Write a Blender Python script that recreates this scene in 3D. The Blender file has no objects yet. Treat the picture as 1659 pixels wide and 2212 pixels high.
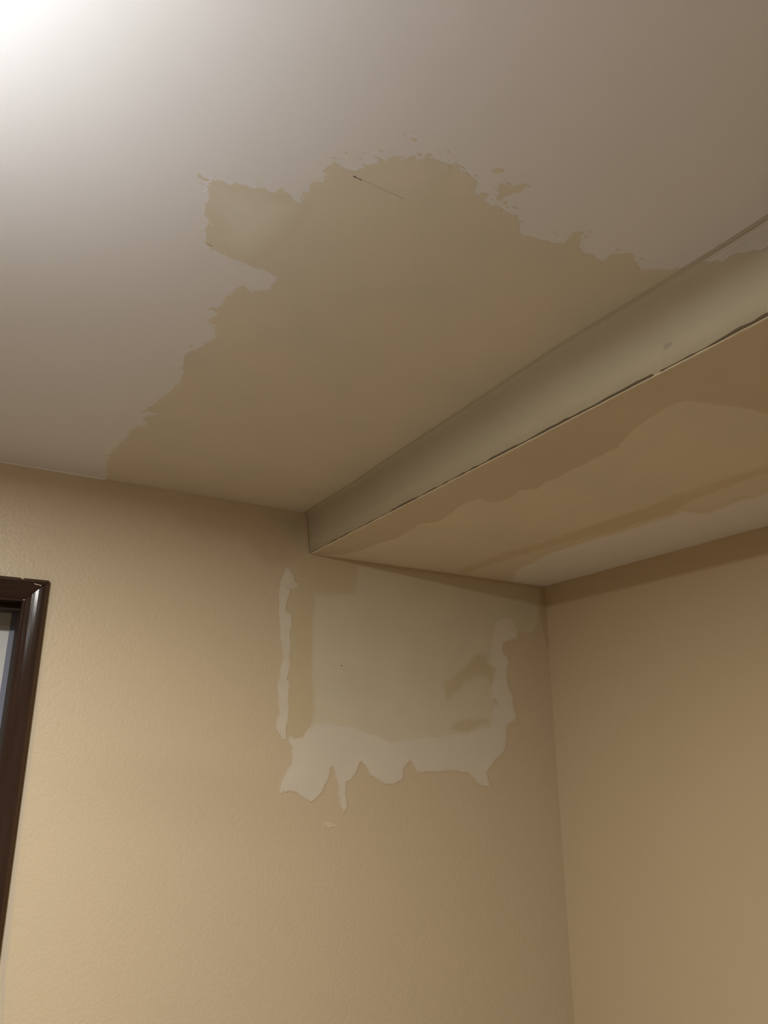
import bpy, bmesh, math
import numpy as np
from mathutils import Matrix, Vector

# ------------------------------------------------------------------ camera
scene = bpy.context.scene
COL = scene.collection
CAM_Z = 1.60
F_PX = 1640.0
yaw, pitch, roll = (math.radians(a) for a in (30.48, 17.85, -0.15))
fwd = Vector((math.sin(yaw)*math.cos(pitch), math.cos(yaw)*math.cos(pitch), math.sin(pitch)))
rt = Vector((math.cos(yaw), -math.sin(yaw), 0.0))
up = rt.cross(fwd)
r2 = math.cos(roll)*rt + math.sin(roll)*up
u2 = -math.sin(roll)*rt + math.cos(roll)*up
cam = bpy.data.cameras.new('camera')
cam.sensor_fit = 'HORIZONTAL'
cam.sensor_width = 36.0
cam.lens = 36.0*F_PX/1659.0
cam.clip_start = 0.02
cam_ob = bpy.data.objects.new('camera', cam)
COL.objects.link(cam_ob)
m = Matrix((r2, u2, -fwd)).transposed().to_4x4()
m.translation = Vector((0, 0, CAM_Z))
cam_ob.matrix_world = m
scene.camera = cam_ob

# ------------------------------------------------------------------ world, exposure
w = bpy.data.worlds.new('world'); scene.world = w; w.use_nodes = True
w.node_tree.nodes['Background'].inputs[0].default_value = (0.02, 0.022, 0.03, 1)
w.node_tree.nodes['Background'].inputs[1].default_value = 1.0
scene.view_settings.view_transform = 'Standard'
scene.view_settings.look = 'None'
scene.view_settings.gamma = 1.0
scene.view_settings.use_curve_mapping = False
scene.view_settings.exposure = 0.12

# one ceiling lamp plus added fill lights, all out of view
LAMP = (-0.30, 0.70)          # flat round ceiling lamp, shining down
UPLIGHT = (-0.38, 0.68, 2.03) # added uplight, fitted to brighten the ceiling around it

def disc(name, loc, rot, s, power, col):
    l = bpy.data.lights.new(name, 'AREA'); l.shape = 'DISK'
    l.size = s; l.energy = power; l.color = col
    o = bpy.data.objects.new(name, l); COL.objects.link(o)
    o.location = loc; o.rotation_euler = rot
    return o
disc('ceiling_lamp_light', (LAMP[0], LAMP[1], 2.40), (0, 0, 0), 0.30, 76.0, (1.0, 0.99, 0.93))
disc('uplight_fill', UPLIGHT, (math.pi, 0, 0), 0.2, 5.0, (0.90, 0.95, 1.0))
disc('glow_fill_light', (-0.12, 0.50, 2.25), (math.pi, 0, 0), 0.2, 0.7, (1.0, 0.98, 0.98))  # bare light without a fixture, added to strengthen the ceiling glow
disc('room_fill_light', (-1.2, -0.6, 2.40), (0, 0, 0), 0.30, 24.0, (1.0, 1.0, 1.0))  # bare fill light added behind the camera, no fixture there

# ------------------------------------------------------------------ materials
def new_mat(name):
    mt = bpy.data.materials.new(name); mt.use_nodes = True
    nt = mt.node_tree
    return mt, nt, nt.nodes['Principled BSDF']

def node(nt, t, **kw):
    n = nt.nodes.new(t)
    for k, v in kw.items():
        if k in n.inputs: n.inputs[k].default_value = v
        else: setattr(n, k, v)
    return n

COLOUR = {}
def name_key(n): return n

def coords(nt):
    return node(nt, 'ShaderNodeNewGeometry').outputs['Position']

def paint(name, col, vary=0.03, vscale=3.0, rough=0.6, bump=0.12, bscale=160.0, feather=False, tint=None, spec=0.3):
    """wall paint: faint uneven colour, roller stipple as bump; feather thins the coat out at its edge"""
    mt, nt, b = new_mat(name)
    pos = coords(nt)
    n1 = node(nt, 'ShaderNodeTexNoise', Scale=vscale, Detail=3.0, Roughness=0.55)
    nt.links.new(pos, n1.inputs['Vector'])
    mr = node(nt, 'ShaderNodeMapRange'); mr.inputs['From Min'].default_value = 0.3; mr.inputs['From Max'].default_value = 0.7
    nt.links.new(n1.outputs['Fac'], mr.inputs['Value'])
    mx = node(nt, 'ShaderNodeMix', data_type='RGBA')
    c0 = [max(0, c*(1-vary)) for c in col]; c1 = [c*(1+vary) for c in col]
    if tint: c1 = [c1[i]*tint[i] for i in range(3)]
    mx.inputs[6].default_value = (*c0, 1); mx.inputs[7].default_value = (*c1, 1)
    nt.links.new(mr.outputs[0], mx.inputs[0])
    nt.links.new(mx.outputs[2], b.inputs['Base Color'])
    b.inputs['Roughness'].default_value = rough
    b.inputs['Specular IOR Level'].default_value = spec
    if bump:
        n2 = node(nt, 'ShaderNodeTexNoise', Scale=bscale, Detail=2.0, Roughness=0.5)
        nt.links.new(pos, n2.inputs['Vector'])
        bp = node(nt, 'ShaderNodeBump', Strength=bump, Distance=0.002)
        nt.links.new(n2.outputs['Fac'], bp.inputs['Height'])
        nt.links.new(bp.outputs[0], b.inputs['Normal'])
    COLOUR[name_key(name)] = col
    if feather:
        # where the coat thins out, the paint beneath it shows through
        at = node(nt, 'ShaderNodeAttribute', attribute_name='coat')
        un = node(nt, 'ShaderNodeAttribute', attribute_name='beneath')
        fx = node(nt, 'ShaderNodeMix', data_type='RGBA')
        nt.links.new(at.outputs['Fac'], fx.inputs[0])
        nt.links.new(un.outputs['Color'], fx.inputs[6])
        nt.links.new(mx.outputs[2], fx.inputs[7])
        nt.links.new(fx.outputs[2], b.inputs['Base Color'])
    return mt

def wood(name, c_dark, c_light, rough=0.28, axis=2):
    mt, nt, b = new_mat(name)
    pos = coords(nt)
    mp = node(nt, 'ShaderNodeMapping')
    s = [70, 70, 70]; s[axis] = 4
    mp.inputs['Scale'].default_value = s
    nt.links.new(pos, mp.inputs['Vector'])
    n1 = node(nt, 'ShaderNodeTexNoise', Scale=1.0, Detail=4.0, Roughness=0.6, Distortion=0.4)
    nt.links.new(mp.outputs[0], n1.inputs['Vector'])
    mx = node(nt, 'ShaderNodeMix', data_type='RGBA')
    mx.inputs[6].default_value = (*c_dark, 1); mx.inputs[7].default_value = (*c_light, 1)
    nt.links.new(n1.outputs['Fac'], mx.inputs[0])
    nt.links.new(mx.outputs[2], b.inputs['Base Color'])
    b.inputs['Roughness'].default_value = rough
    b.inputs['Specular IOR Level'].default_value = 0.10
    n2 = node(nt, 'ShaderNodeTexNoise', Scale=2.0, Detail=3.0, Roughness=0.6)
    nt.links.new(mp.outputs[0], n2.inputs['Vector'])
    bp = node(nt, 'ShaderNodeBump', Strength=0.3, Distance=0.0008)
    nt.links.new(n2.outputs['Fac'], bp.inputs['Height'])
    nt.links.new(bp.outputs[0], b.inputs['Normal'])
    return mt

WHITE = (0.671, 0.666, 0.662)
TAN = (0.505, 0.409, 0.275)
BARE = (0.600, 0.560, 0.462)
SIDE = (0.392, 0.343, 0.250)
M = {
 'ceiling': paint('ceiling_white_paint', WHITE, 0.010, 3.0, 0.65, 0.05, 260, tint=(1.010, 0.990, 1.006)),
 'bare': paint('bare_patch_beige', BARE, 0.03, 5.0, 0.6, 0.03, 300, tint=(1.02, 0.99, 0.97)),
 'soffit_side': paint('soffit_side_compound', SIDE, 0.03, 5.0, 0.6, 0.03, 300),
 'bare_edge': paint('bare_patch_feathered', BARE, 0.03, 5.0, 0.6, 0.03, 300, feather=True),
 'light_olive': paint('thin_white_over_beige', (0.660, 0.640, 0.540), 0.03, 9, 0.6, 0.03, 300, feather=True),
 'pink_beige': paint('pinkish_beige_coat', (0.640, 0.570, 0.480), 0.03, 9, 0.6, 0.03, 300, feather=True),
 'wall': paint('wall_tan_paint', TAN, 0.010, 3.0, 0.42, 0.55, 120, tint=(1.010, 0.990, 1.0), spec=0.45),
 'wall_right': paint('wall_tan_paint_darkened', [c*k for c, k in zip(TAN, (.93, .90, .86))], 0.010, 3.0, 0.5, 0.15, 120, spec=0.35),  # same tan paint, darkened to stand in for weaker light on this wall
 'grey_strip': paint('grey_beige_strip', (0.430, 0.361, 0.288), 0.02, 8, 0.5, 0.2, 150, feather=True),  # greyer tone for the narrow strip beside the casing
 'brown_soft': paint('soft_brown_tone', (0.450, 0.345, 0.235), 0.03, 6, 0.55, 0.08, 150, feather=True),  # browner tone that fades out beside the soffit
 'olive_soft': paint('grey_olive_compound', (0.400, 0.360, 0.260), 0.03, 6, 0.6, 0.03, 200, feather=True),
 'tan_coat': paint('yellow_tan_coat', (0.487, 0.402, 0.255), 0.02, 6, 0.5, 0.06, 200, feather=True),
 'skim': paint('olive_beige_skim_coat', (0.530, 0.462, 0.335), 0.03, 5, 0.6, 0.03, 250, feather=True),
 'primer': paint('pale_primer', (0.568, 0.499, 0.404), 0.03, 7, 0.6, 0.10, 170, feather=True),
 'smear': paint('tan_smear', (0.470, 0.386, 0.245), 0.03, 9, 0.55, 0.05, 200, feather=True),
 'dab': paint('pale_dab', (0.585, 0.464, 0.344), 0.04, 40, 0.5, 0.6, 120, feather=True),
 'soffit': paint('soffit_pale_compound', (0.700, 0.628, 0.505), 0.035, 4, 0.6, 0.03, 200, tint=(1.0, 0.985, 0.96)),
 'soffit_front': paint('soffit_brown_beige', (0.600, 0.505, 0.375), 0.04, 3.5, 0.6, 0.04, 200, tint=(0.97, 1.0, 1.0), feather=True),
 'soffit_streak': paint('soffit_tan_streak', (0.630, 0.530, 0.370), 0.03, 5, 0.6, 0.03, 200, feather=True),
 'soffit_white': paint('soffit_grey_white', (0.780, 0.750, 0.720), 0.02, 5, 0.6, 0.03, 200, feather=True),
 'corner': paint('brown_cut_in', (0.430, 0.311, 0.194), 0.02, 5, 0.5, 0.05, 200, feather=True),
 'side_white': paint('shaded_white_lap', (0.470, 0.435, 0.380), 0.03, 6, 0.6, 0.03, 200, feather=True),  # white ceiling paint, with the shade on the soffit side put into its colour
 'smudge': paint('grey_smudge', (0.200, 0.180, 0.150), 0.05, 60, 0.6, 0.0, 200, feather=True),
 'mark': paint('dark_mark', (0.10, 0.075, 0.05), 0.1, 60, 0.7, 0.0, 200),
 'mark_soft': paint('faint_mark', (0.36, 0.30, 0.21), 0.1, 60, 0.7, 0.0, 200, feather=True),
 'floor': paint('floor_brown', (0.24, 0.18, 0.12), 0.1, 3, 0.4, 0.0, 200),
 'wood_v': wood('dark_stained_wood_upright', (0.019, 0.0105, 0.007), (0.043, 0.024, 0.0155), 0.15, 2),
 'wood_h': wood('dark_stained_wood_level', (0.019, 0.0105, 0.007), (0.043, 0.024, 0.0155), 0.15, 0),
 'wood_edge': wood('brown_stained_edge', (0.034, 0.017, 0.007), (0.055, 0.028, 0.012), 0.4, 2),
 'wood_jamb': wood('dark_jamb_wood', (0.019, 0.0105, 0.007), (0.043, 0.024, 0.0155), 0.65, 2),
 'chip': paint('pale_chip', (0.533, 0.430, 0.310), 0.05, 60, 0.6, 0.0, 200),
 'white_trim': paint('far_white_paint', (0.50, 0.50, 0.49), 0.01, 5, 0.5, 0.0, 200),
 'blue_trim': paint('blue_grey_paint', (0.155, 0.165, 0.215), 0.03, 9, 0.5, 0.0, 200),
 'metal': paint('lamp_rim_white', (0.7, 0.7, 0.68), 0.01, 5, 0.35, 0.0, 200),
}
gm, gnt, gb = new_mat('frosted_lit_diffuser')
gb.inputs['Base Color'].default_value = (0.8, 0.8, 0.78, 1)
gb.inputs['Emission Color'].default_value = (1, .98, .93, 1)
gb.inputs['Emission Strength'].default_value = 4.0
M['glow'] = gm

# ------------------------------------------------------------------ helpers
def link(name, me, mat, parent=None, smooth=False, **props):
    o = bpy.data.objects.new(name, me); COL.objects.link(o)
    if mat: me.materials.append(M[mat])
    if parent: o.parent = parent
    if smooth: me.shade_smooth()
    for k, v in props.items(): o[k] = v
    return o

def boxes(name, mat, bs, parent=None, bevel=0, **props):
    bm = bmesh.new()
    for (x0, y0, z0, x1, y1, z1) in bs:
        vs = [bm.verts.new((x, y, z)) for x in (x0, x1) for y in (y0, y1) for z in (z0, z1)]
        for f in ((0,1,3,2),(4,6,7,5),(0,4,5,1),(2,3,7,6),(0,2,6,4),(1,5,7,3)):
            bm.faces.new([vs[i] for i in f])
    if bevel: bmesh.ops.bevel(bm, geom=list(bm.edges), offset=bevel, segments=2, affect='EDGES')
    bmesh.ops.recalc_face_normals(bm, faces=list(bm.faces))
    me = bpy.data.meshes.new(name); bm.to_mesh(me); bm.free()
    return link(name, me, mat, parent, **props)

def hashn(i, j, seed):
    h = (i.astype(np.int64)*374761393 + j.astype(np.int64)*668265263 + seed*1442695041) & 0x7fffffff
    h = ((h ^ (h >> 13))*1274126177) & 0x7fffffff
    return ((h ^ (h >> 16)) & 0xffff)/65535.0
def vnoise(u, v, s, seed=0):
    x = u/s; y = v/s
    i = np.floor(x); j = np.floor(y); fx = x-i; fy = y-j
    fx = fx*fx*(3-2*fx); fy = fy*fy*(3-2*fy)
    a = hashn(i, j, seed); b = hashn(i+1, j, seed); c = hashn(i, j+1, seed); d = hashn(i+1, j+1, seed)
    return (a*(1-fx)+b*fx)*(1-fy)+(c*(1-fx)+d*fx)*fy

# per surface: its own paint colour and the coats laid on it so far
STACK = {'ceiling': (WHITE, []), 'soffit': ((0.700, 0.628, 0.505), []), 'wall_back': (TAN, []), 'side': (SIDE, []), '': (TAN, [])}

def sdist(P, U, V):
    """signed distance to polygon P, negative inside"""
    P = np.array(P); Q = np.roll(P, -1, 0)
    best = np.full(U.shape, 1e9); inside = np.zeros(U.shape, bool)
    for (ax, ay), (bx, by) in zip(P, Q):
        dx, dy = bx-ax, by-ay; L = dx*dx+dy*dy+1e-12
        t = np.clip(((U-ax)*dx+(V-ay)*dy)/L, 0, 1)
        best = np.minimum(best, (U-ax-t*dx)**2+(V-ay-t*dy)**2)
        if ay != by:
            c = ((V < ay) != (V < by)) & (U < (bx-ax)*(V-ay)/(by-ay)+ax)
            inside ^= c
    d = np.sqrt(best)
    return np.where(inside, -d, d)

def coat(name, mat, polys, to3d, step=0.004, ragged=0.004, grain=0.010, feather=0.0, coat_max=1.0, lift=0.0004,
         flecks=0.0, clip=None, parent=None, stack=None, seed=1, stretch=(1, 1), uneven=0.0, **props):
    """a thin coat lying on a surface: outline (metres in the surface's plane) roughened, meshed by marching squares,
    lifted a fraction of a millimetre, with a skirt down to the surface. Attribute 'coat' = how opaque the coat is."""
    allp = np.concatenate([np.array(p) for p in polys])
    pad = 0.03 if not flecks else 0.06
    u0, v0 = allp.min(0)-pad; u1, v1 = allp.max(0)+pad
    us = np.arange(u0, u1+step, step); vs = np.arange(v0, v1+step, step)
    U, V = np.meshgrid(us, vs, indexing='ij')
    def _field(U, V):
        S = np.min([sdist(p, U, V) for p in polys], axis=0)
        a, b = U*stretch[0], V*stretch[1]
        n = (vnoise(a, b, grain, seed)-.5)*1.0 + (vnoise(a, b, grain*.45, seed+7)-.5)*.6 + (vnoise(a, b, grain*2.7, seed+3)-.5)*.9 + (vnoise(a, b, grain*.22, seed+13)-.5)*.35
        D = S + ragged*n*1.6
        if flecks:
            big = .80+.20*vnoise(U, V, .05, seed+5)
            fl = (0.74-vnoise(a*0.7, b*1.5, 0.006, seed+11)*big)*0.03 + np.maximum(S-0.003, 0)*flecks
            hl = (0.80-vnoise(a, b, 0.007, seed+17)*big)*0.03 + np.maximum(-S-0.002, 0)*flecks*3
            D = np.where(S > 0.0, np.minimum(D, fl), np.maximum(D, -hl))
        op = np.clip(-D/feather, 0, 1) if feather > 0 else np.ones_like(D)
        op = op*op*(3-2*op)*coat_max
        if uneven: op = op*np.clip(1-uneven+uneven*1.6*vnoise(a, b, .03, seed+21), 0, 1)
        if clip is not None: D = np.maximum(D, clip(U, V))
        D = np.where(np.abs(D) < 1e-6, 1e-6, D)
        return D, op
    D, op = _field(U, V)
    ins = D < 0
    nu, nv = U.shape
    verts, cvals, faces, ids = [], [], [], {}
    def gv(i, j):
        k = (i, j)
        if k not in ids:
            ids[k] = len(verts); verts.append((U[i, j], V[i, j])); cvals.append(op[i, j])
        return ids[k]
    def ev(i, j, i2, j2):
        k = (i, j, i2, j2) if (i, j) < (i2, j2) else (i2, j2, i, j)
        if k not in ids:
            i, j, i2, j2 = k
            t = D[i, j]/(D[i, j]-D[i2, j2]); t = min(max(t, .02), .98)
            ids[k] = len(verts)
            verts.append((U[i, j]+t*(U[i2, j2]-U[i, j]), V[i, j]+t*(V[i2, j2]-V[i, j]))); cvals.append(op[i, j]+t*(op[i2, j2]-op[i, j]))
        return ids[k]
    cnt = ins[:-1, :-1].astype(int)+ins[1:, :-1]+ins[1:, 1:]+ins[:-1, 1:]
    rim = []
    for i, j in zip(*np.nonzero(cnt)):
        c = [(i, j), (i+1, j), (i+1, j+1), (i, j+1)]
        if cnt[i, j] == 4:
            faces.append([gv(*q) for q in c]); continue
        poly = []; cross = []
        for k in range(4):
            p, q = c[k], c[(k+1) % 4]
            if ins[p]: poly.append(gv(*p))
            if ins[p] != ins[q]:
                e = ev(*p, *q); poly.append(e); cross.append(e)
        if len(poly) >= 3: faces.append(poly)
        if len(cross) == 2: rim.append(cross)
    if not faces: raise RuntimeError('empty coat '+name)
    base, layers = STACK[stack or (parent.name if parent else '')]
    vu = np.array([v[0] for v in verts]); vv = np.array([v[1] for v in verts])
    und = np.tile(np.array(base, float), (len(verts), 1))
    if feather:
        for fn, colr in layers:
            d_, o_ = fn(vu, vv); o_ = np.where(d_ < 0, o_, 0)[:, None]
            und = und*(1-o_)+np.array(colr)*o_
    layers.append((_field, COLOUR[M[mat].name]))
    und = und.tolist()
    top = [to3d(x, y, lift) for x, y in verts]
    nb = len(top); low = {}
    for a_, b_ in rim:
        for e in (a_, b_):
            if e not in low:
                low[e] = len(top); top.append(to3d(verts[e][0], verts[e][1], 0.0)); cvals.append(cvals[e]); und.append(und[e])
        faces.append([a_, b_, low[b_], low[a_]])
    me = bpy.data.meshes.new(name)
    me.from_pydata(top, [], faces); me.update()
    at = me.attributes.new('coat', 'FLOAT', 'POINT'); at.data.foreach_set('value', np.array(cvals, np.float32))
    if feather:
        ac = me.attributes.new('beneath', 'FLOAT_COLOR', 'POINT')
        ac.data.foreach_set('color', np.array([(*c, 1.0) for c in und], np.float32).ravel())
    return link(name, me, mat, parent, **props)

# outlines of the coats, in metres in the plane of the surface they lie on
POLY = {
 'CEIL_BARE': [(0.3883,2.3898),(0.3621,2.2484),(0.3528,2.1857),(0.3606,2.1047),(0.3687,2.0092),(0.3666,1.9780),(0.3770,1.9334),(0.3876,1.9272),(0.3950,1.9127),(0.3912,1.8878),(0.3727,1.8753),(0.3917,1.8513),(0.4059,1.8237),(0.3632,1.8358),(0.3777,1.7961),(0.3836,1.7564),(0.3877,1.7245),(0.3990,1.6769),(0.4028,1.6227),(0.3925,1.5724),(0.3780,1.5265),(0.3785,1.4757),(0.3942,1.4473),(0.4057,1.4053),(0.4116,1.3902),(0.3957,1.3563),(0.3746,1.3363),(0.3839,1.3094),(0.3624,1.2915),(0.3829,1.2702),(0.3778,1.2476),(0.3854,1.2053),(0.3917,1.1854),(0.4066,1.1955),(0.4185,1.2001),(0.4233,1.1875),(0.4386,1.1812),(0.4398,1.1591),(0.4405,1.1452),(0.4370,1.1340),(0.4085,1.1247),(0.3887,1.1229),(0.3608,1.1181),(0.3286,1.1127),(0.3103,1.1112),(0.2927,1.1016),(0.2862,1.0678),(0.2809,1.0416),(0.2687,1.0293),(0.2643,1.0105),(0.2606,0.9794),(0.2546,0.9578),(0.2629,0.9495),(0.2904,0.9426),(0.3198,0.9336),(0.3303,0.9292),(0.3322,0.9233),(0.3392,0.9305),(0.3508,0.9285),(0.3496,0.9151),(0.3557,0.9096),(0.3621,0.9202),(0.3744,0.9231),(0.3857,0.9293),(0.3949,0.9208),(0.3963,0.9151),(0.3859,0.9063),(0.3941,0.8984),(0.3890,0.8851),(0.3921,0.8741),(0.4007,0.8691),(0.3998,0.8545),(0.3919,0.8384),(0.3944,0.8265),(0.4053,0.8117),(0.4056,0.8242),(0.4217,0.8268),(0.4421,0.8164),(0.4486,0.8053),(0.4562,0.7920),(0.4542,0.7831),(0.4726,0.7661),(0.4871,0.7681),(0.4949,0.7531),(0.5095,0.7419),(0.5207,0.7453),(0.5394,0.7429),(0.5578,0.7364),(0.5687,0.7420),(0.5840,0.7407),(0.6006,0.7478),(0.6115,0.7599),(0.6176,0.7704),(0.6263,0.7689),(0.6339,0.7789),(0.6448,0.7799),(0.6648,0.7793),(0.6834,0.7772),(0.6984,0.7857),(0.7051,0.7785),(0.7198,0.7868),(0.7298,0.7916),(0.7466,0.8116),(0.7644,0.8068),(0.7821,0.8077),(0.8132,0.7981),(0.8263,0.7905),(0.8231,0.7782),(0.8185,0.7601),(0.8340,0.7510),(0.8416,0.7674),(0.8521,0.7827),(0.8722,0.7943),(0.8938,0.7892),(0.9076,0.7963),(0.9216,0.7921),(0.9205,0.7736),(0.9298,0.7646),(0.9551,0.7535),(0.9767,0.7699),(0.9993,0.7788),(1.0269,0.7626),(1.0631,0.7368),(1.0675,0.7154),(1.0870,0.6917),(1.1027,0.8510),(1.0774,1.0726),(1.0963,1.8858),(1.1212,2.4027),(1.0963,2.4171),(0.3936,2.4162)],
 'CEIL_SPOT_A': [(0.6131,0.7194),(0.6167,0.7129),(0.6306,0.7092),(0.6312,0.7165),(0.6173,0.7225)],
 'CEIL_SPOT_B': [(0.6419,0.7480),(0.6361,0.7305),(0.6473,0.7297),(0.6530,0.7357),(0.6745,0.7173),(0.6792,0.7262),(0.6771,0.7380),(0.6678,0.7459),(0.6669,0.7596),(0.6560,0.7623)],
 'CEIL_SPOT_C': [(0.6238,0.7668),(0.6395,0.7600),(0.6375,0.7505),(0.6427,0.7701),(0.6416,0.7793),(0.6301,0.7787)],
 'CEIL_LIGHT': [(0.2571,0.9609),(0.3255,0.9326),(0.3854,0.9263),(0.4090,0.9285),(0.3991,1.0339),(0.3907,1.0976),(0.3595,1.1158),(0.2947,1.0977),(0.2794,1.0359),(0.2652,1.0063)],
 'CEIL_PINK': [(0.4132,0.8361),(0.4433,0.8185),(0.4625,0.7825),(0.5217,0.7479),(0.5623,0.7403),(0.5638,0.7728),(0.5364,0.8358),(0.5047,0.8398),(0.4432,0.8375)],
 'SIDE_WHITE': [(0.7372,2.4656),(0.7193,2.4454),(0.7047,2.4383),(0.6716,2.4206),(0.6409,2.4140),(0.6008,2.4009),(0.5539,2.3856),(0.5414,2.4561),(0.6408,2.4695)],
 'SIDE_SMUDGE': [(0.8239,2.3314),(0.8148,2.3347),(0.8054,2.3339),(0.8054,2.3270),(0.8142,2.3246),(0.8225,2.3258)],
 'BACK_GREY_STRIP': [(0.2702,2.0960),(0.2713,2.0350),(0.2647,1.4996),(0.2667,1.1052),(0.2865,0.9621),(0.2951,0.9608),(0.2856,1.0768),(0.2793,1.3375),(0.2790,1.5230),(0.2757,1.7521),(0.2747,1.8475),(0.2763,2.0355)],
 'BACK_BROWN': [(0.5832,2.3960),(0.9740,2.4271),(1.0872,2.4330),(1.0992,2.2826),(1.0530,2.2179),(0.9838,2.2016),(0.9241,2.2027),(0.8452,2.2740),(0.7159,2.2805),(0.6067,2.2965)],
 'BACK_OLIVE': [(0.9045,2.4244),(1.0870,2.4400),(1.0990,2.2876),(1.0500,2.3015),(0.9951,2.3448),(0.9500,2.3771),(0.9062,2.3907)],
 'BACK_TAN': [(1.0509,2.2763),(1.0992,2.2826),(1.2943,2.2832),(1.2928,2.2375),(1.2840,2.1676),(1.1629,2.1484),(1.1195,2.1472),(1.1209,1.8560),(1.1312,1.7402),(1.1189,1.6935),(1.0912,1.6636),(1.0432,1.6616),(1.0369,1.7379),(1.0393,1.8889),(1.0378,2.0613),(1.0236,2.0728),(1.0250,2.1245),(1.0379,2.1503),(1.0634,2.1743),(1.0533,2.2096)],
 'BACK_SKIM': [(1.1195,2.1472),(1.1629,2.1484),(1.2840,2.1676),(1.2943,2.2832),(1.5561,2.2828),(1.7759,2.2824),(2.0367,2.2808),(2.1780,2.2802),(2.1635,2.1407),(2.1204,2.0756),(2.0441,2.0755),(2.0384,2.0439),(2.0099,2.0504),(1.9654,2.0296),(1.9601,2.0026),(1.9923,1.9605),(1.9748,1.9033),(1.9829,1.8497),(1.9862,1.7613),(1.9470,1.6568),(1.8321,1.5894),(1.4658,1.5908),(1.1763,1.5919),(1.0900,1.6504),(1.1189,1.6935),(1.1312,1.7402),(1.1209,1.8560)],
 'BACK_PRIMER_LEFT': [(1.0173,2.2303),(1.0429,2.2035),(1.0480,2.1842),(1.0668,2.1764),(1.0604,2.1592),(1.0344,2.1515),(1.0266,2.1263),(1.0201,2.0990),(1.0192,2.0756),(1.0410,2.0670),(1.0409,2.0265),(1.0374,1.9835),(1.0401,1.9571),(1.0361,1.9273),(1.0425,1.8952),(1.0367,1.8688),(1.0319,1.8457),(1.0413,1.8370),(1.0392,1.8052),(1.0389,1.7698),(1.0444,1.7574),(1.0420,1.7336),(1.0375,1.7054),(1.0370,1.6776),(1.0361,1.6529),(1.0255,1.6528),(1.0040,1.6801),(0.9971,1.7076),(1.0090,1.7357),(1.0036,1.7696),(1.0015,1.7784),(0.9977,1.8246),(1.0040,1.8505),(1.0029,1.8762),(1.0134,1.9058),(1.0099,1.9488),(1.0018,1.9810),(0.9981,2.0293),(0.9927,2.0627),(0.9879,2.1305),(0.9950,2.1816),(1.0059,2.2107)],
 'BACK_PRIMER_LOW': [(1.1474,1.7135),(1.1189,1.6935),(1.1019,1.6755),(1.0912,1.6636),(1.0427,1.6616),(1.0456,1.6405),(1.0560,1.6283),(1.0605,1.5952),(1.0530,1.5766),(1.0400,1.5559),(1.0211,1.5261),(1.0138,1.4969),(1.0196,1.4871),(1.0493,1.4933),(1.0768,1.4899),(1.0976,1.4745),(1.1293,1.4604),(1.1540,1.4700),(1.1748,1.4933),(1.1851,1.5117),(1.1948,1.5362),(1.2057,1.5638),(1.2207,1.5293),(1.2297,1.5109),(1.2305,1.4709),(1.2389,1.4400),(1.2503,1.4224),(1.2605,1.4306),(1.2637,1.4492),(1.2580,1.4856),(1.2593,1.5162),(1.2838,1.5320),(1.3022,1.5531),(1.3155,1.5813),(1.3364,1.5626),(1.3520,1.5369),(1.3831,1.5170),(1.4139,1.5089),(1.4494,1.5052),(1.4855,1.5251),(1.4900,1.5581),(1.5147,1.5906),(1.5267,1.5609),(1.5476,1.5436),(1.5977,1.5499),(1.6529,1.5455),(1.6919,1.5488),(1.7310,1.5429),(1.7656,1.5409),(1.7919,1.5163),(1.8228,1.4932),(1.8680,1.4906),(1.8670,1.5118),(1.8512,1.5399),(1.8766,1.5643),(1.9010,1.5858),(1.9302,1.6058),(1.9512,1.6312),(1.9584,1.6671),(1.9587,1.7067),(2.0016,1.7301),(2.0106,1.7450),(2.0007,1.7863),(2.0024,1.8273),(1.9813,1.8604),(1.9665,1.8849),(1.9923,1.9605),(1.9601,2.0026),(1.9654,2.0296),(2.0085,2.0503),(2.0370,2.0449),(2.0441,2.0755),(2.0258,2.1252),(1.9809,2.1403),(1.9292,2.1115),(1.9019,2.0445),(1.8919,1.9891),(1.8897,1.9510),(1.8907,1.8479),(1.8974,1.7851),(1.8803,1.7055),(1.8292,1.7013),(1.7462,1.6801),(1.7011,1.6828),(1.6455,1.6708),(1.5289,1.6664),(1.4472,1.6499),(1.3533,1.6801),(1.2799,1.7037)],
 'BACK_SMEAR_A': [(1.7981,1.9707),(1.8326,1.9879),(1.8870,1.9852),(1.8853,1.9544),(1.9395,1.9358),(1.9263,1.9088),(1.8952,1.8481),(1.8753,1.8772),(1.8318,1.8830),(1.7730,1.8675),(1.7241,1.8208),(1.6921,1.7825),(1.6567,1.7853),(1.6590,1.8591),(1.7277,1.9157),(1.7704,1.9443)],
 'BACK_SMEAR_B': [(1.6837,1.6991),(1.7119,1.7244),(1.7659,1.7413),(1.8802,1.7438),(1.8736,1.7173),(1.8381,1.7048),(1.7820,1.6872),(1.7462,1.6817),(1.7147,1.6863)],
 'BACK_SMEAR_C': [(1.8946,1.8375),(1.9160,1.8154),(1.9331,1.7949),(1.9137,1.7769),(1.8945,1.7972)],
 'BACK_DAB': [(1.1806,1.4010),(1.2129,1.3904),(1.2336,1.3895),(1.2305,1.3750),(1.2095,1.3829),(1.1949,1.3780),(1.1775,1.3829)],
 'BACK_CORNER': [(2.1787,2.2883),(2.2150,2.2882),(2.2121,2.0285),(2.1916,2.0271),(2.1635,2.1407)],
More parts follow.
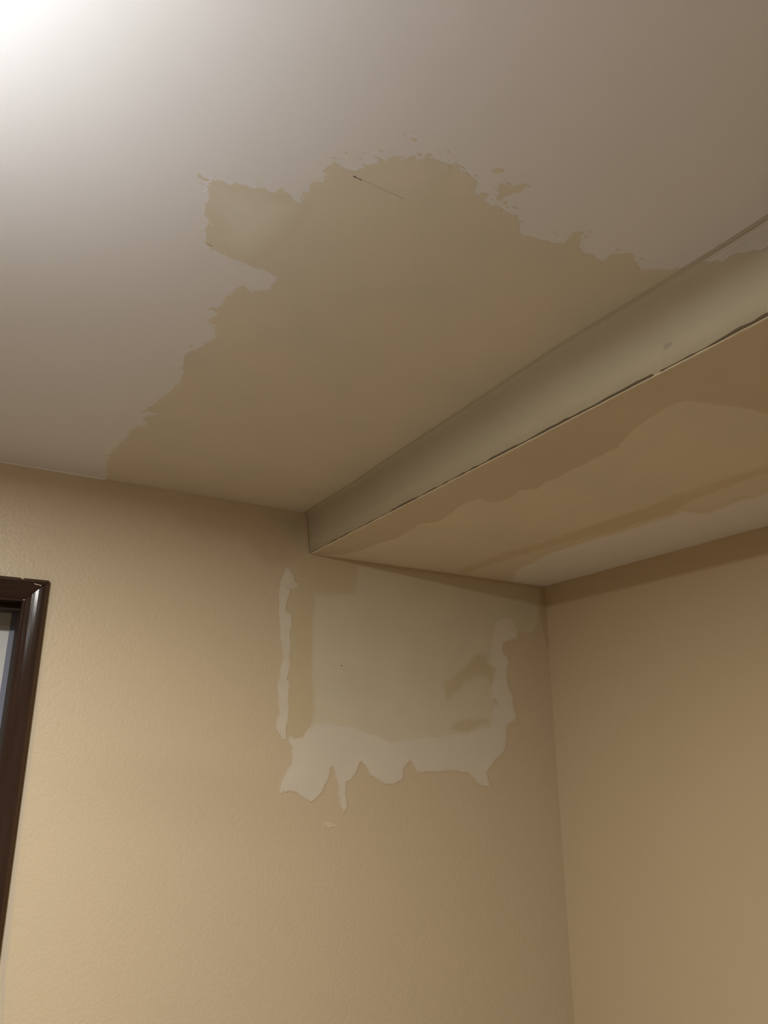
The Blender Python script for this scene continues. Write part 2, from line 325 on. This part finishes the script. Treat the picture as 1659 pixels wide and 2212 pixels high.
 'SOFF_FRONT': [(1.1068,2.4136),(1.2191,2.3491),(1.2409,2.2478),(1.2493,2.1494),(1.2693,2.0676),(1.2667,2.0156),(1.2486,1.8966),(1.2836,1.8480),(1.2657,1.7501),(1.2444,1.6429),(1.2593,1.6107),(1.3121,1.6158),(1.3261,1.5721),(1.3290,1.5473),(1.3102,1.4953),(1.3403,1.4563),(1.3243,1.4026),(1.3311,1.3585),(1.3224,1.3170),(1.3225,1.2540),(1.3165,1.1809),(1.3144,1.1425),(1.2605,1.0397),(1.2491,0.9989),(1.2383,0.9599),(1.2403,0.9155),(1.2479,0.8987),(1.2807,0.8920),(1.3514,0.8711),(1.4442,0.8508),(1.5458,0.8105),(1.1041,0.5432),(1.1020,1.0654)],
 'SOFF_STREAK': [(1.6984,2.3451),(1.6817,2.0605),(1.7084,1.8083),(1.7079,1.6033),(1.7063,1.4247),(1.6986,1.2912),(1.7104,1.0294),(1.6938,0.9001),(1.7782,0.9511),(1.7840,1.0787),(1.7795,1.1810),(1.7900,1.3042),(1.8502,1.4391),(1.8288,1.5337),(1.8425,1.6370),(1.8188,1.7127),(1.7891,1.8969),(1.7751,2.1234),(1.7671,2.3970)],
 'SOFF_WHITE': [(2.0113,2.4133),(1.8989,2.2302),(1.8297,1.9680),(1.8310,1.7248),(1.8465,1.6408),(1.8365,1.5405),(1.8502,1.4391),(1.8284,1.3893),(1.9114,1.3671),(1.8968,1.2661),(1.8980,1.1956),(1.8983,1.1554),(1.9037,1.0271),(2.2127,1.2141),(2.2251,1.3745),(2.2176,1.8774),(2.2399,2.4305)],
}

# ------------------------------------------------------------------ room shell
YB, XR, XL, YF, ZC, ZS = 2.397, 2.205, -2.5, -3.2, 2.44, 2.289
T = 0.113
DX0, DX1, DZ = -0.562, 0.203, 2.033            # door opening in the back wall
S = 'structure'
ceiling = boxes('ceiling', 'ceiling', [(XL-T, YF-T, ZC, XR+T, YB+T, ZC+0.1)], kind=S,
                label='white painted ceiling with a ragged unpainted beige patch in the corner', category='ceiling')
floor = boxes('floor', 'floor', [(XL-T, YF-T, -0.1, XR+T, YB+0.5, 0)], kind=S, label='brown floor of the room, below the picture', category='floor')
wall_back = boxes('wall_back', 'wall', [(XL-T, YB, 0, DX0, YB+T, ZC), (DX1, YB, 0, XR+T, YB+T, ZC), (DX0, YB, DZ, DX1, YB+T, ZC)], kind=S,
                  label='tan wall with the dark doorway and the patched area under the boxed soffit', category='wall')
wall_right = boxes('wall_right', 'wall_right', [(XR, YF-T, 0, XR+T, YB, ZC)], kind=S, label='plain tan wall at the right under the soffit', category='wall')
wall_left = boxes('wall_left', 'wall', [(XL-T, YF-T, 0, XL, YB, ZC)], kind=S, label='plain tan wall left of the camera, outside the picture', category='wall')
wall_front = boxes('wall_front', 'wall', [(XL, YF-T, 0, XR, YF, ZC)], kind=S, label='plain tan wall behind the camera', category='wall')

# boxed soffit along the right wall; its lower corner bead has split off and leaves an uneven gap
ys = np.arange(YF, YB+0.0001, 0.006)
ys[-1] = YB
cr_y = [YF, 0.67, 1.06, 1.865, 2.04, YB]; cr_x = [1.080, 1.079, 1.067, 1.084, 1.091, 1.087]
cx_ = np.interp(ys, cr_y, cr_x)
gap = 0.0012+0.0036*np.clip((vnoise(ys, ys*0, 0.11, 4)-.25)*2.0+(vnoise(ys, ys*0, 0.025, 9)-.5)*1.2, 0.0, 1.5)
gap = np.where(vnoise(ys, ys*0, 0.05, 33) > 0.90, 0.0, gap)
gap = gap*np.interp(ys, [0.9, 2.2, 2.35, 2.397], [1.25, 0.85, 0.6, 0.3])
edge = 0.0015*(vnoise(ys, ys*0, 0.3, 12)-.5) + 0.0008*(vnoise(ys, ys*0, 0.03, 13)-.5)
verts = []
for y, xc, g, e in zip(ys, cx_, gap, edge):
    xb = 1.101+e
    zz = 2.2908
    prof = [(xc-.016, ZC-.0002), (xc-.0095, ZC-.0010), (xc-.0046, ZC-.0032), (xc-.0012, ZC-.0075), (xc+.0003, ZC-.014), (xc+(xb-xc)*.35, ZC-.06),
            (xc+(xb-xc)*.7, ZC-.10), (xb, zz+g*.78), (xb+.011, zz+g*.78), (xb+.011, zz-g*.22), (xb+.0012, zz-g*.22-.0002), (xb+.0010, ZS+.0006),
            (xb+.0022, ZS), (1.5, ZS), (XR, ZS), (XR, ZC), (xc, ZC)]
    verts += [(px, y, pz) for px, pz in prof]
npf = 17; faces = []
for i in range(len(ys)-1):
    for k in range(npf):
        a = i*npf+k; b = i*npf+(k+1) % npf
        faces.append((a, b, b+npf, a+npf))
faces += [tuple(range(npf)), tuple(range((len(ys)-1)*npf, len(ys)*npf))]
me = bpy.data.meshes.new('soffit'); me.from_pydata(verts, [], faces); me.update()
bm = bmesh.new(); bm.from_mesh(me); bmesh.ops.recalc_face_normals(bm, faces=list(bm.faces)); bm.to_mesh(me); bm.free()
soffit = link('soffit', me, 'soffit', kind=S, label='boxed drywall soffit running along the top of the right wall with a cracked lower edge', category='soffit')
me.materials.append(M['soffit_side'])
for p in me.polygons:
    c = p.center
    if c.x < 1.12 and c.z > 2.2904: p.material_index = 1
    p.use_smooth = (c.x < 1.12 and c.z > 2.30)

# ------------------------------------------------------------------ coats of paint and compound
def on_ceil(x, y, l): return (x, y, ZC-l)
def on_soff(x, y, l): return (x, y, ZS-l)
def on_back(x, z, l): return (x, YB-l, z)
def side_x(y, z):
    xc = np.interp(y, cr_y, cr_x); xb = 1.101
    t = min(max((ZC-.014-z)/(ZC-.014-2.2935), 0), 1)
    x = xc+.0003+(xb-xc)*t
    if z > ZC-.014: x -= .0163*((z-(ZC-.014))/.014)**3.2
    return x
def on_side(y, z, l): return (side_x(y, z)-l*2, y, z)
def c_ceil(U, V): return np.maximum(U-np.interp(V, cr_y, cr_x)+.015, V-(YB-.0005))
def c_back(U, V):                                # keep below the ceiling, left of the corner and out of the soffit's end
    soffit_end = np.minimum(V-(ZS-.0005), U-1.1005+np.clip(V-ZS, 0, 1)*0.095)
    return np.maximum(np.maximum(V-(ZC-.0005), U-(XR-.0005)), soffit_end)
def c_soff(U, V): return np.maximum(np.maximum(1.1045-U, U-(XR-.0005)), V-(YB-.0005))

coat('bare_patch', 'bare', [POLY['CEIL_BARE'], POLY['CEIL_SPOT_A'], POLY['CEIL_SPOT_B'], POLY['CEIL_SPOT_C']], on_ceil, step=.0025,
     ragged=.0038, grain=.009, flecks=.13, clip=c_ceil, parent=ceiling, seed=3, stretch=(.8, 1.2), label='beige unpainted patch with ragged edge')
coat('thin_coat', 'light_olive', [POLY['CEIL_LIGHT']], on_ceil, step=.005, ragged=.008, grain=.02, feather=.05, coat_max=.7, lift=.0007,
     clip=c_ceil, parent=ceiling, seed=5, label='thin pale olive coat')
coat('thin_coat', 'pink_beige', [POLY['CEIL_PINK']], on_ceil, step=.005, ragged=.006, grain=.02, feather=.03, coat_max=.6, lift=.0007,
     clip=c_ceil, parent=ceiling, seed=6, label='thin pinkish coat')
coat('scratch', 'mark', [[(.4385, .8352), (.446, .8352), (.4538, .8356), (.4538, .8342), (.4460, .8340), (.4385, .8336)]], on_ceil, step=.0006, ragged=.0005,
     grain=.002, lift=.0012, parent=ceiling, seed=2, label='short dark scratch')
coat('seam', 'mark_soft', [[(.4538, .8360), (.5332, .8392), (.5332, .8368), (.4538, .8338)]], on_ceil, step=.0012, ragged=.0006,
     grain=.004, feather=.0012, coat_max=.35, lift=.0012, parent=ceiling, seed=2, label='faint tape seam')
coat('scratch', 'mark_soft', [[(.2951, 1.1000), (.3078, 1.1010), (.3085, 1.1050), (.2970, 1.1050)]], on_ceil, step=.001, ragged=.001,
     grain=.003, feather=.0015, coat_max=.8, lift=.0012, parent=ceiling, seed=8, label='faint grey scuff')

coat('white_overlap', 'side_white', [POLY['SIDE_WHITE']], on_side, step=.003, ragged=.003, grain=.010, feather=.003, clip=lambda U, V: V-(ZC-.003),
     parent=soffit, stack='side', seed=11, label='white paint lapping onto the soffit')
coat('smudge', 'smudge', [POLY['SIDE_SMUDGE']], on_side, step=.001, ragged=.001, grain=.004, feather=.004, coat_max=.7, lift=.0002, parent=soffit, stack='side', seed=12,
     label='small grey smudge')
coat('brown_band', 'soffit_front', [POLY['SOFF_FRONT']], on_soff, step=.005, ragged=.003, grain=.03, feather=.006, clip=c_soff, parent=soffit, seed=13,
     label='browner band along the cracked edge')
coat('tan_streak', 'soffit_streak', [POLY['SOFF_STREAK']], on_soff, step=.005, ragged=.006, grain=.02, feather=.02, coat_max=.9, lift=.0008,
     clip=c_soff, parent=soffit, seed=14, stretch=(1.6, .35), label='darker tan streak')
coat('white_band', 'soffit_white', [POLY['SOFF_WHITE']], on_soff, step=.005, ragged=.006, grain=.03, feather=.035, clip=c_soff, parent=soffit, seed=15,
     stretch=(1.4, .5), label='grey white band along the right wall')

coat('casing_strip', 'grey_strip', [POLY['BACK_GREY_STRIP']], on_back, step=.004, ragged=.0006, grain=.03, feather=.003, coat_max=.75, clip=c_back, parent=wall_back, seed=21,
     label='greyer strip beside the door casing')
coat('brown_area', 'brown_soft', [POLY['BACK_BROWN']], on_back, step=.006, ragged=.012, grain=.05, feather=.07, coat_max=.75, clip=c_back, parent=wall_back, seed=22,
     label='soft browner area beside the soffit')
coat('compound_corner', 'olive_soft', [POLY['BACK_OLIVE']], on_back, step=.004, ragged=.006, grain=.03, feather=.06, lift=.0006, clip=c_back, parent=wall_back, seed=23,
     label='grey olive compound beside the soffit end')
coat('tan_area', 'tan_coat', [POLY['BACK_TAN']], on_back, step=.004, ragged=.002, grain=.02, feather=.008, lift=.0008, clip=c_back, parent=wall_back, seed=24,
     label='yellower tan strip')
coat('skim_coat', 'skim', [POLY['BACK_SKIM']], on_back, step=.004, ragged=.0035, grain=.03, feather=.014, lift=.0010, clip=c_back, parent=wall_back, seed=25,
     label='olive beige skim coat')
coat('primer_strip', 'primer', [POLY['BACK_PRIMER_LEFT']], on_back, step=.0025, ragged=.0022, grain=.008, feather=.004, lift=.0013, clip=c_back, parent=wall_back,
     seed=26, uneven=.45, label='narrow pale primer strip')
coat('primer_band', 'primer', [POLY['BACK_PRIMER_LOW']], on_back, step=.0035, ragged=.0040, grain=.009, feather=.009, lift=.0014, clip=c_back, parent=wall_back,
     seed=27, label='pale primer band with brushed lower edge')
coat('tan_smear', 'smear', [POLY['BACK_SMEAR_A']], on_back, step=.004, ragged=.006, grain=.03, feather=.022, coat_max=.95, lift=.0017, parent=wall_back, seed=28)
coat('tan_smear', 'smear', [POLY['BACK_SMEAR_B']], on_back, step=.004, ragged=.004, grain=.02, feather=.014, coat_max=.85, lift=.0017, parent=wall_back, seed=29)
coat('tan_smear', 'smear', [POLY['BACK_SMEAR_C']], on_back, step=.004, ragged=.003, grain=.02, feather=.012, coat_max=.8, lift=.0017, parent=wall_back, seed=30)
coat('brown_cut_in', 'corner', [POLY['BACK_CORNER']], on_back, step=.003, ragged=.002, grain=.03, feather=.006, coat_max=.45, lift=.0019, clip=c_back, parent=wall_back,
     seed=31, label='brown paint line at the corner')
coat('paint_dab', 'dab', [POLY['BACK_DAB']], on_back, step=.0015, ragged=.003, grain=.008, feather=.003, coat_max=.9, lift=.0012, parent=wall_back, seed=32,
     label='small pale dab of filler')
for k, (x, z, a, b) in enumerate(((1.2372, 1.9028, .0034, .0016), (1.2465, 1.8889, .0018, .0014))):
    pts = [(x+a*math.cos(t)+.0008*math.sin(2*t), z+b*math.sin(t)+a*.3*math.cos(t)) for t in np.linspace(0, 2*math.pi, 11)[:-1]]
    coat('nail_hole', 'mark', [pts], on_back, step=.0006, ragged=.0003, grain=.002, lift=.0015, parent=wall_back, seed=40+k, label='tiny dark nail hole')

# white paint bead where the ceiling meets the wall, up to the bare patch
bx = np.arange(-1.2, .386, .012); vs = []
for x in bx:
    r_ = .0030+.0012*(float(vnoise(np.array([x]), np.array([0.]), .04, 3)[0])-.5)
    vs += [(x, YB, ZC), (x, YB-r_, ZC), (x, YB-r_*.55, ZC-r_*.45), (x, YB, ZC-r_*.9)]
fs = [(i*4+k, i*4+k+1, i*4+k+5, i*4+k+4) for i in range(len(bx)-1) for k in range(3)] + [(len(bx)*4-4, len(bx)*4-3, len(bx)*4-2, len(bx)*4-1)]
me = bpy.data.meshes.new('paint_bead'); me.from_pydata(vs, [], fs); me.update()
link('paint_bead', me, 'ceiling', ceiling, label='thin white paint line along the top of the tan wall')

# ------------------------------------------------------------------ doorway: dark stained casing and jamb
door = bpy.data.objects.new('door_1', None); COL.objects.link(door)
door.location = ((DX0+DX1)/2, YB, 0)
door['kind'] = S; door['label'] = 'doorway at the left edge with glossy dark brown mitred casing'; door['category'] = 'doorway'
def local(o): o.parent = door; o.matrix_parent_inverse = Matrix.Translation(-Vector(door.location)); return o
# casing profile: (distance from the outer edge, how far it stands off the wall)
CW = 0.058
PROF = [(0, 0), (0, .0165), (.0015, .0180), (.0085, .0180), (.0105, .0168), (.018, .0164), (.026, .0154), (.034, .0139), (.042, .0118), (.049, .0094), (.0545, .0076), (.0572, .0062), (CW, .004), (CW, 0)]
def casing(name, p0, p1, outward, mitre0, mitre1, mat, n=40):
    """a moulding from p0 to p1 (outer corners, x/z), outward = unit vector pointing away from the opening"""
    p0 = Vector(p0); p1 = Vector(p1); o = Vector(outward); d = (p1-p0).normalized()
    vs = []
    for i in range(n+1):
        t = i/n
        for s, h in PROF:
            a = p0 + d*(s*mitre0); b = p1 - d*(s*mitre1)
            q = a.lerp(b, t) - o*s
            vs.append((q.x, YB-h, q.y))
    m_ = len(PROF); fs = []
    for i in range(n):
        for k in range(m_):
            a = i*m_+k; b = i*m_+(k+1) % m_
            fs.append((a, b, b+m_, a+m_))
    fs += [tuple(range(m_)), tuple(range(n*m_, (n+1)*m_))]
    me = bpy.data.meshes.new(name); me.from_pydata(vs, [], fs); me.update()
    bm = bmesh.new(); bm.from_mesh(me); bmesh.ops.recalc_face_normals(bm, faces=list(bm.faces)); bm.to_mesh(me); bm.free()
    me.materials.append(M[mat]); me.materials.append(M['wood_edge'])
    for p in me.polygons:
        c = p.center
        dist = (p1 - Vector((c.x, c.z))).dot(o)
        if dist < .0085: p.material_index = 1
    ob = link(name, me, None); return local(ob)
g = 0.0011
OX, OZ = 0.262, 2.094
IX = DX0-(OX-DX1)
casing('casing_side', (OX, 0), (OX, OZ-g), (1, 0), 0, 1, 'wood_v')
casing('casing_head', (IX, OZ), (OX-g, OZ), (0, 1), 1, 1, 'wood_h')
casing('casing_side', (IX, 0), (IX, OZ-g), (-1, 0), 0, 1, 'wood_v')
JD = YB+T+.006
local(boxes('side_jamb', 'wood_jamb', [(DX1-.005, YB-.003, 0, DX1+.012, JD, DZ)], bevel=.0008))
local(boxes('side_jamb', 'wood_jamb', [(DX0-.012, YB-.003, 0, DX0+.005, JD, DZ)], bevel=.0008))
local(boxes('head_jamb', 'wood_h', [(DX0+.005, YB-.003, DZ-.004, DX1-.005, JD, DZ+.013)], bevel=.0008))
local(boxes('stop', 'wood_jamb', [(DX0+.005, YB+.055, DZ-.021, DX1-.005, JD-.001, DZ-.004)], bevel=.0008))
def on_casing(off): return lambda x, z, l: (x, YB-off-l, z)
local(coat('paint_chip', 'chip', [[(.1784, 2.0960), (.186, 2.0955), (.190, 2.0925), (.1935, 2.0905), (.190, 2.0902), (.185, 2.0920)]], on_casing(.0181), step=.0006,
           ragged=.0004, grain=.003, label='pale chip on the top edge', seed=51))
local(coat('paint_chip', 'chip', [[(.2165, 2.0830), (.226, 2.0800), (.236, 2.0790), (.241, 2.0775), (.2385, 2.0755), (.232, 2.0775), (.224, 2.0785)]],
           on_casing(.0172), step=.0006, ragged=.0004, grain=.003, label='pale scratch beside the mitre', seed=52))

# shallow space behind the doorway
YH = 2.625
wall_hall = boxes('wall_hall', 'white_trim', [(-.75, YH, 0, .60, YH+.1, ZC)], kind=S, label='pale grey white wall just beyond the dark doorway', category='wall')
trim = boxes('trim_1', 'blue_trim', [(.1915, YH-.006, 0, .300, YH, ZC)], kind=S, label='blue grey upright trim beyond the doorway', category='trim')
boxes('wall_hall_side', 'white_trim', [(.60, YB+T, 0, .70, YH+.1, ZC), (-.85, YB+T, 0, -.75, YH+.1, ZC)], kind=S, label='closing walls beside the doorway, hidden', category='wall')
boxes('ceiling_hall', 'white_trim', [(-.85, YB+T, ZC, .70, YH+.1, ZC+.1)], kind=S, label='ceiling beyond the doorway, hidden', category='ceiling')

# ------------------------------------------------------------------ ceiling lamp and added uplighter, out of view
def lathe(name, mat, prof, parent, seg=40):
    vs = []; fs = []
    for r_, z_ in prof:
        for k in range(seg):
            a = 2*math.pi*k/seg; vs.append((r_*math.cos(a), r_*math.sin(a), z_))
    for i in range(len(prof)-1):
        for k in range(seg):
            fs.append((i*seg+k, i*seg+(k+1) % seg, (i+1)*seg+(k+1) % seg, (i+1)*seg+k))
    fs.append(tuple(range((len(prof)-1)*seg, len(prof)*seg))); fs.append(tuple(range(seg)))
    me = bpy.data.meshes.new(name); me.from_pydata(vs, [], fs); me.update()
    return link(name, me, mat, parent, smooth=False)
lamp = bpy.data.objects.new('ceiling_lamp', None); COL.objects.link(lamp); lamp.location = (LAMP[0], LAMP[1], ZC)
lamp['label'] = 'flat round ceiling lamp above the left edge, outside the picture'; lamp['category'] = 'lamp'
lathe('base', 'metal', [(.165, 0), (.165, -.02), (.155, -.02), (.155, -.018)], lamp)
lathe('diffuser', 'glow', [(.154, -.018), (.154, -.036)], lamp)
fl = bpy.data.objects.new('added_uplighter', None); COL.objects.link(fl); fl.location = (UPLIGHT[0], UPLIGHT[1], 0)  # unseen stand and bowl made up around the added uplight
fl['label'] = 'tall slim uplighter, made up to carry the ceiling fill light'; fl['category'] = 'lamp'
Z = UPLIGHT[2]
lathe('base', 'metal', [(.12, 0), (.12, .012), (.03, .022)], fl)
lathe('pole', 'metal', [(.012, .015), (.012, Z-.05)], fl)
lathe('bowl', 'metal', [(.02, Z-.05), (.07, Z-.045), (.10, Z-.03), (.115, Z-.002), (.112, Z-.002), (.096, Z-.026), (.066, Z-.038), (.01, Z-.042)], fl)
